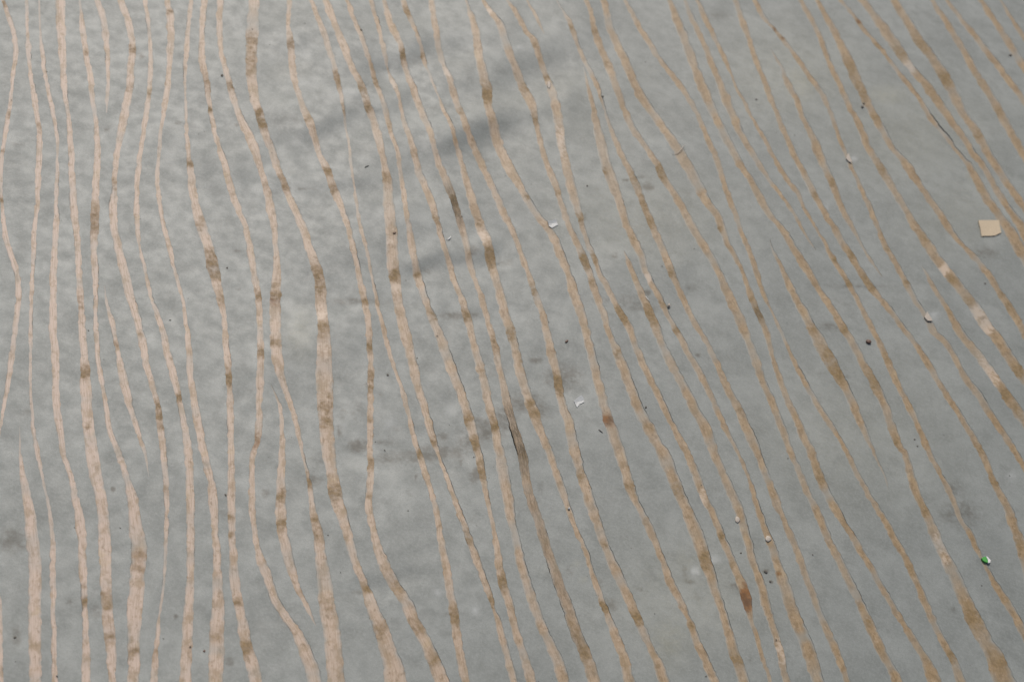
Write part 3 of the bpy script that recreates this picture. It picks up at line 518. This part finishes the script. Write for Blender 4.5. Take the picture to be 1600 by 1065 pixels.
col = np.ones((len(allA), 4)); col[:, 0] = field(allA, DARK); col[:, 1] = field(allA, YELLOW); col[:, 2] = field(allA, LIGHT)
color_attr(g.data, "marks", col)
me = g.data
nf = len(keep); sm = [True]*nf+[False]*len(walls); me.polygons.foreach_set("use_smooth", sm)
bpy.ops.object.select_all(action='DESELECT')

# backing under everything
gx, gy = np.meshgrid(np.arange(-300, 1931, 60), np.arange(-300, 1411, 60)); nxg = gx.shape[1]
Pb = plane(gx.ravel(), gy.ravel()); Pb[:, 2] = -.0035; Pt = Pb.copy(); Pt[:, 2] -= .012
F = [(r*nxg+c, (r+1)*nxg+c, (r+1)*nxg+c+1, r*nxg+c+1) for r in range(gx.shape[0]-1) for c in range(nxg-1)]
cor = [0, nxg-1, len(Pb)-1, len(Pb)-nxg]; o4 = len(Pb)
Vb = np.vstack([Pb, Pt[cor]])
F += [(cor[i], cor[(i+1) % 4], o4+(i+1) % 4, o4+i) for i in range(4)]+[(o4, o4+1, o4+2, o4+3)]
mesh_obj("backing_board", Vb, F, dark, root, False)

# marks on the bands: each belongs to the band it lies on
def assign(arr, key):
    for b in bands: b.setdefault(key, [])
    for i in range(0, len(arr), 4):
        x, y, r, s = arr[i:i+4]; best = None
        for b in bands:
            q = (b['c'][:, 0]-x)**2+(b['c'][:, 1]-y)**2; j = int(q.argmin())
            if best is None or q[j] < best[0]: best = (q[j], b, j)
        if best[0] < 26**2: best[1][key].append((best[1]['s'][best[2]], x, y, r, s))
assign(SPOTS, 'spots'); assign(RUST, 'rust'); assign(PALE, 'pale'); assign(WEATHERED, 'weath')
def along(b, key, X, Y, S, soft=.3):
    v = np.zeros(X.shape)
    for s0, x, y, r, st in b[key]:
        tilt = .35*np.sin(s0*1.7)
        d = np.hypot((S-s0+(X-x)*tilt)/(r*1.12), (X-x-(Y-y)*.0)*.0+np.abs(X-x)/(14+1.0*r))+.16*np.sin(X*.9+s0)*np.sin(S*.55+s0)
        if r <= 6: d = np.maximum(d, np.hypot(X-x, Y-y)/(r*1.25))
        v = np.maximum(v, (.25+.8*st)*np.exp(-.62*np.maximum(d, 0)**2.0))
    return v
CR = np.array([-1, -.93, -.72, -.4, 0, .4, .72, .93, 1.0])
CRACKS = [(1438,150,1518,262,-1,1.9),(1430,60,1475,130,-1,1.0),(700,300,712,345,1,1.6),(800,630,815,720,1,1.6),(880,930,905,1010,1,1.4),(860,840,880,930,1,1.0),(1478,343,1512,392,-1,1.0)]
for i, b in enumerate(bands):
    c, nr, s = b['c'], b['nr'], b['s']; nn = len(c)
    # gap between the wood and the paint edge: mostly closed, opening into a dark hairline here and there
    low_right = np.clip((c[:, 1]-250)/500, 0, 1)*np.clip((c[:, 0]-300)/300, .25, 1)*np.clip((1500-c[:, 0])/300, .2, 1)
    gL = wob(nn, 60, .34, i*9+11)+wob(nn, 12, .30, i*9+12)+.42*low_right-.60
    gR = wob(nn, 60, .34, i*9+13)+wob(nn, 12, .30, i*9+14)+.38*low_right-.60
    gL = np.minimum(gL, .4); gR = np.minimum(gR, .4)
    for x0, y0, x1, y1, side, w in CRACKS:
        dx, dy = x1-x0, y1-y0; L2 = dx*dx+dy*dy
        t = ((c[:, 0]-x0)*dx+(c[:, 1]-y0)*dy)/L2; d = np.hypot(c[:, 0]-x0-t*dx, c[:, 1]-y0-t*dy)
        q = np.where((t > 0) & (t < 1) & (d < 16), w*np.sin(np.clip(t, 0, 1)*math.pi), 0)
        if side > 0: gL = gL+q
        else: gR = gR+q
    lim = np.minimum(b['eL'], b['eR'])*.7
    gL = np.clip(gL, -1.2, lim); gR = np.clip(gR, -1.2, lim)
    wl = b['eL']-gL; wr = b['eR']-gR
    T = (CR[None, :]+1)/2
    off = wl[:, None]*(1-T)-wr[:, None]*T
    X = c[:, 0, None]+nr[:, 0, None]*off; Y = c[:, 1, None]+nr[:, 1, None]*off
    drop = np.where(np.abs(CR) > .99, .00026+.00002*(i % 5), .00014+.00002*(i % 5))[None, :]*np.ones((nn, 1))
    V = W(X.ravel(), Y.ravel(), 0); V[:, 2] -= drop.ravel()
    K = len(CR)
    F = [(r*K+k, r*K+k+1, (r+1)*K+k+1, (r+1)*K+k) for r in range(nn-1) for k in range(K-1)]
    o = mesh_obj("wood_band", V, F, wood, root)
    me = o.data
    if me.polygons[len(F)//2].normal.z < 0: me.flip_normals()
    S = s[:, None]*np.ones((1, K))
    mk = np.ones((nn*K, 4)); mk[:, 0] = along(b, 'spots', X, Y, S).ravel(); mk[:, 1] = along(b, 'rust', X, Y, S, .5).ravel(); mk[:, 2] = along(b, 'pale', X, Y, S, .5).ravel()
    color_attr(me, "marks", mk)
    wr_ = np.ones((nn*K, 4)); wr_[:, 0] = np.clip((X.ravel()+.2*(532-Y.ravel())-80)/1100, 0, 1)**1.1; wr_[:, 1] = along(b, 'weath', X, Y, S, .6).ravel()
    feather = np.clip((np.abs(CR)-.6)/.33, 0, 1)[None, :]*np.clip(.38+wob(nn, 9, .4, i*9+15)+.3*np.clip((c[:, 0]-400)/800, 0, 1), 0, .85)[:, None]
    film = np.clip(wob(nn, 22, .20, i*9+16)-.06+.12*np.clip((c[:, 0]-350-.35*c[:, 1])/600, 0, 1)+.05, 0, .6)[:, None]
    wr_[:, 2] = np.clip(np.clip((7-c[:, 2])/9, 0, .6)[:, None]+feather+film, 0, .85).ravel()
    color_attr(me, "tone_wear", wr_)
    uvl = me.uv_layers.new(name="UVMap")
    idx = np.empty(len(me.loops), int); me.loops.foreach_get("vertex_index", idx)
    pxm = .00056
    U = np.stack([(S*pxm+i*3.7).ravel(), (off*pxm+i*1.3).ravel()], 1)
    uvl.data.foreach_set("uv", U[idx].astype(np.float32).ravel())
# ---------------------------------------------------------------- scraps and crumbs lying on the board
def at(px, py, dz=0.0):
    return Vector(W(np.array([px]), np.array([py]), dz)[0])
def slab(name, outline, thick, m, label, cat, lift=0.0002, tilt=None, curl=0.0, bevel=.25, group=None):
    """flat chip with real thickness from an outline; tilt = (edge index raised, height)"""
    pts = [np.array(p, float) for p in outline]
    # soften the outline: each side broken up with a little unevenness
    dense = []
    for i, p in enumerate(pts):
        q = pts[(i+1) % len(pts)]; L = np.hypot(*(q-p)); k = max(1, int(L/3))
        for j in range(k):
            r = p+(q-p)*j/k
            if j: r = r+np.array([rng.uniform(-.25, .25), rng.uniform(-.25, .25)])
            dense.append(r)
    c = sum(dense)/len(dense)
    base = at(*c)
    bm = bmesh.new()
    def ring(scale, z):
        vs = []
        for p in dense:
            q = c+(p-c)*scale; w = at(*q)
            up = 0
            if tilt is not None:
                d = np.array(tilt[0], float)-c; up = max(0, float((q-c) @ d)/float(d @ d))*tilt[1]
            up += curl*((np.hypot(*(q-c)))/10)**2
            vs.append(bm.verts.new(Vector((w.x, w.y, w.z+lift+z+up))-base))
        return vs
    rings_ = [ring(1, 0), ring(1.0, thick*.8), ring(1-bevel*.08, thick), ring(.6, thick*1.02)]
    nn = len(dense)
    for a, b in zip(rings_, rings_[1:]):
        for i in range(nn): bm.faces.new((a[i], a[(i+1) % nn], b[(i+1) % nn], b[i]))
    w = at(*c); up = 0
    cv = bm.verts.new(Vector((0, 0, lift+thick*1.02)))
    for i in range(nn): bm.faces.new((rings_[-1][i], rings_[-1][(i+1) % nn], cv))
    bm.faces.new(rings_[0][::-1])
    bmesh.ops.recalc_face_normals(bm, faces=bm.faces)
    me = bpy.data.meshes.new(name); bm.to_mesh(me); bm.free(); me.materials.append(m)
    o = link(bpy.data.objects.new(name, me)); o.location = base
    return tag(o, label, cat, group) if label else o
tanm = plain("tan_card", (.50, .41, .285), .75, 700, .10)
whitem = plain("white_chip", (.5,.5,.48), .6, 900, .12)
creamm = plain("cream_chip", (.42, .37, .31), .6, 900, .18)
clearm = plain("cloudy_film", (.40, .42, .42), .3, 600, .12)
crumbm = plain("dark_crumb", (.10, .092, .075), .8, 1500, .4)
brownm = plain("brown_seed", (.13, .07, .045), .55, 1500, .4)
greenm = plain("green_film", (.07, .36, .06), .35, 900, .15)
glossm = plain("white_gloss", (.7,.7,.68), .2, 900, .05)

sc = slab("card_scrap", [(1527.8,346),(1544,345.2),(1560.2,345.2),(1561.5,355),(1563.6,365),(1554,369.4),(1545,370),(1533,370.2),(1531,359)], .0009, tanm,
     "square cut scrap of tan card lying on the grey near the right edge", "card scrap", tilt=((1528,346), .0006))
slab("film_scrap", [(855.3,346.5),(862,346),(868.4,343.9),(871.6,352.4),(862,356.8),(857.3,354)], .0004, clearm,
     "cloudy white film scrap with its upper edge lifted, upper middle of the board", "film scrap", tilt=((862,340), .0016))
slab("film_scrap", [(896.4,626.3),(902,621.5),(907.7,617.8),(911.5,622),(912.9,628.2),(905.5,631.8),(901.6,637)], .0003, clearm,
     "pale cloudy film scrap left of the rust streaked band, middle of the board", "film scrap", tilt=((902,616), .0010))
slab("chip", [(1448.3,487.6),(1445.5,492),(1444,496.5),(1448.6,502),(1455.8,502.4),(1455,498.5),(1452.5,495)], .0012, creamm,
     "pointed cream chip below the broad dark square stained band at the right", "chip")
slab("chip", [(1325.4,240.2),(1322.5,244),(1321.6,249),(1326,253.5),(1329.3,255.6),(1330.6,252.4),(1327.5,246.3)], .0011, creamm,
     "small cream chip on a thin tan band in the upper right", "chip")
# wrapper crumb: green half and white half
w = bpy.data.objects.new("wrapper_bit", None); link(w); w.location = at(1540, 875)
tag(w, "tiny green and white wrapper bit on a thin band at lower right", "wrapper bit")
for nm, ol, m, th in (("green_half", [(1532.3,872.8),(1538.4,870.2),(1541.6,875),(1542.4,879.6),(1538.6,879),(1534.5,876.5)], greenm, .0016),
                      ("white_half", [(1538.5,870.2),(1541.5,871),(1546.3,876.5),(1545.4,880),(1542.5,880.6),(1541.7,875)], glossm, .0019)):
    o = slab(nm, ol, th, m, None, None); o.location = o.location-w.location; o.parent = w
# curled wood shaving
def tube(name, path, rad, m, label, cat, flat=1.0):
    base = at(*path[len(path)//2][:2]); bm = bmesh.new(); prev = None
    pp = catmull([(p[0], p[1], p[2]) for p in path], .8)
    C3 = [at(x, y)+Vector((0, 0, z/1000))-base for x, y, z in pp]
    for i, q in enumerate(C3):
        d = (C3[min(i+1, len(C3)-1)]-C3[max(i-1, 0)]).normalized(); sd_ = d.cross(Vector((0, 0, 1))).normalized(); up = sd_.cross(d)
        r = rad*(.35+.65*math.sin(math.pi*min(1, max(0, (i+.6)/len(C3)))))
        rg = [bm.verts.new(q+sd_*math.cos(a)*r+up*math.sin(a)*r*flat) for a in [k*math.pi/3 for k in range(6)]]
        if prev:
            for k in range(6): bm.faces.new((prev[k], prev[(k+1) % 6], rg[(k+1) % 6], rg[k]))
        else: bm.faces.new(rg[::-1])
        prev = rg
    bm.faces.new(prev); bmesh.ops.recalc_face_normals(bm, faces=bm.faces)
    me = bpy.data.meshes.new(name); bm.to_mesh(me); bm.free(); me.materials.append(m)
    me.polygons.foreach_set("use_smooth", [True]*len(me.polygons))
    o = link(bpy.data.objects.new(name, me)); o.location = base; return tag(o, label, cat)
tube("wood_shaving", [(1049.5,241.3,.5),(1054,241.6,.7),(1059,239.5,1.2),(1063,236,1.6),(1066.5,231.5,1.9),(1069.8,228.4,2.2)], .00042, creamm,
     "thin curled wood shaving across a broad tan band, upper middle right", "shaving", .6)
tube("splinter", [(935,671,.3),(938.5,674,.5),(942,676.3,.3)], .00035, crumbm, "thin dark splinter on the grey beside the rust streaked band", "splinter")
tube("splinter", [(568.5,268,.3),(571.5,266,.5),(575,264.3,.3)], .00040, crumbm, "short dark splinter on the wrinkled grey in the upper middle left", "splinter")
tube("film_curl", [(696.5,376.2,.6),(699.5,376.6,1.0),(702,374.6,1.3),(704,372,1.0)], .00055, glossm, "shiny white curl of film in the upper middle, left of a stained band", "film curl", .5)
tube("film_curl", [(1008,463,.5),(1011.5,468,.9),(1015.5,471.5,.5)], .00030, glossm, "thin pale film curl beside the stained bands in the middle", "film curl", .5)
def blob(name, px, py, rx, ry, m, label, cat, hz=.7, ang=0.0, group=None, seed=0):
    base = at(px, py); bm = bmesh.new(); bmesh.ops.create_icosphere(bm, subdivisions=2, radius=1)
    e1 = (at(px+1, py)-base); e2 = (at(px, py+1)-base); r_ = random.Random(seed)
    ca, sa = math.cos(ang), math.sin(ang); hh = (e1.length*rx+e2.length*ry)/2*hz
    for v in bm.verts:
        k = 1+.22*mnoise.noise(v.co*1.7+Vector((seed*3.1, 0, 0)))+.1*mnoise.noise(v.co*4+Vector((seed, 5, 0)))
        x, y, z = v.co*k; x *= rx; y *= ry; x, y = x*ca-y*sa, x*sa+y*ca
        q = e1*x+e2*y; v.co = Vector((q.x, q.y, max(z, -.55)*hh+hh*.5))
    bmesh.ops.recalc_face_normals(bm, faces=bm.faces)
    me = bpy.data.meshes.new(name); bm.to_mesh(me); bm.free(); me.materials.append(m)
    me.polygons.foreach_set("use_smooth", [True]*len(me.polygons))
    o = link(bpy.data.objects.new(name, me)); o.location = base; return tag(o, label, cat, group)
blob("glue_drop", 858, 133, 3.2, 6.5, creamm, "pale raised drop at the bend of a tan band, top middle", "glue drop", .16, seed=2)
blob("glue_drop", 1152.5, 811, 4.0, 5.2, creamm, "round pale glue drop on a tan band above the rust blotch", "glue drop", .18, seed=3)
blob("glue_drop", 1200.5, 841, 4.8, 5.2, creamm, "pale glue drop inside a brown ring stain, right of the rust blotch", "glue drop", .18, seed=4)
blob("bead", 889, 794, 1.7, 1.7, glossm, "tiny white bead on a narrow band at the bottom middle", "bead", 1.1, seed=5)
blob("bead", 1044.5, 478.5, 2.2, 3.0, creamm, "tiny cream bead beside the dark stained bands in the middle", "bead", 1.0, seed=6)
blob("seed", 1357, 534, 4.6, 3.2, brownm, "largest brown seed, alone on the grey at the right", "seed", .5, .5, seed=7)
blob("seed", 885, 534, 3.0, 1.7, brownm, "small oval brown seed on the grey above the pale film scrap", "seed", .5, -.6, seed=8)
blob("seed", 1347, 168, 2.2, 1.6, crumbm, "lower dark seed of the close pair beside a broad brown band, upper right", "seed", .5, .3, seed=9)
blob("seed", 1349.5, 162.3, 1.5, 1.3, crumbm, "upper tiny dark seed of the close pair beside a broad brown band, upper right", "seed", .5, .3, seed=10)
for x, y, rx, ry, lab in [
    (563.5,51,2.2,1.5,"dark crumb on the grey near the top edge, left of centre"),
    (1196.5,893,4.2,2.4,"olive dark crumb on the grey right of the rust blotch"),
    (1203.5,908,2.0,2.4,"small olive crumb just below the larger olive crumb, right of the rust blotch"),
    (615.5,367.5,3.0,1.6,"brown crumb on the broad tan band left of the shiny white curl"),
    (1539,443,1.8,1.6,"dark crumb on the grey below the tan card scrap"),
    (319.3,1015.5,2.2,2.6,"reddish brown crumb between two bands near the bottom left"),
    (352.5,773,3.0,1.7,"dark crumb touching a narrow band at the lower left"),
    (23.5,996,3.0,2.2,"grey crumb near the bottom left corner"),
    (346.5,122.5,2.4,2.4,"dark crumb on the grey at the upper left beside a narrow band"),
    (355,418.5,1.8,1.8,"round black crumb alone on the grey, left of centre"),
    (941,153,2.0,1.8,"black crumb beside a tan band, top middle"),
    (1158,863,1.8,1.6,"tiny dark crumb above the rust blotch"),
    (1009,636.5,2.0,2.4,"dark crumb at the edge of a tan band in the middle"),
    (1428.5,687,1.6,1.6,"tiny black crumb, upper of two at the right"),
    (1433,697.5,1.5,1.5,"tiny black crumb, lower of two at the right"),
    (1181.5,156.5,2.2,1.3,"tiny black crumb on the open grey at the upper right"),
    (917.5,290.5,1.8,1.6,"tiny black crumb left of the smudge, upper middle"),
    (1579,86,3.2,1.8,"dark crumb at the edge of a band near the top right corner"),
    (606,585,2.4,1.8,"dark crumb beside a narrow band, left of the round black stain")]:
    m = brownm if ("brown" in lab) else crumbm
    blob("crumb", x, y, rx*.82, ry*.82, m, lab, "crumb", .32, rng.uniform(-1, 1), seed=int(x))
# dust too fine to count
bm = bmesh.new()
for k in range(110):
    x, y = rng.uniform(-60, 1660), rng.uniform(-60, 1120); r = rng.choice([.45, .55, .7, .9])*.00052
    q = at(x, y, r*.5); mtx = Matrix.Translation(q) @ Matrix.Rotation(rng.uniform(0, 6), 4, 'Z') @ Matrix.Diagonal((r*rng.uniform(1, 2.4), r, r*.7, 1))
    bmesh.ops.create_icosphere(bm, subdivisions=1, radius=1, matrix=mtx)
me = bpy.data.meshes.new("dust"); bm.to_mesh(me); bm.free(); me.materials.append(crumbm)
o = link(bpy.data.objects.new("dust", me)); tag(o, "fine dark dust specks scattered over the whole board", "dust"); o["kind"] = "stuff"
print("objects", len(scene.objects))
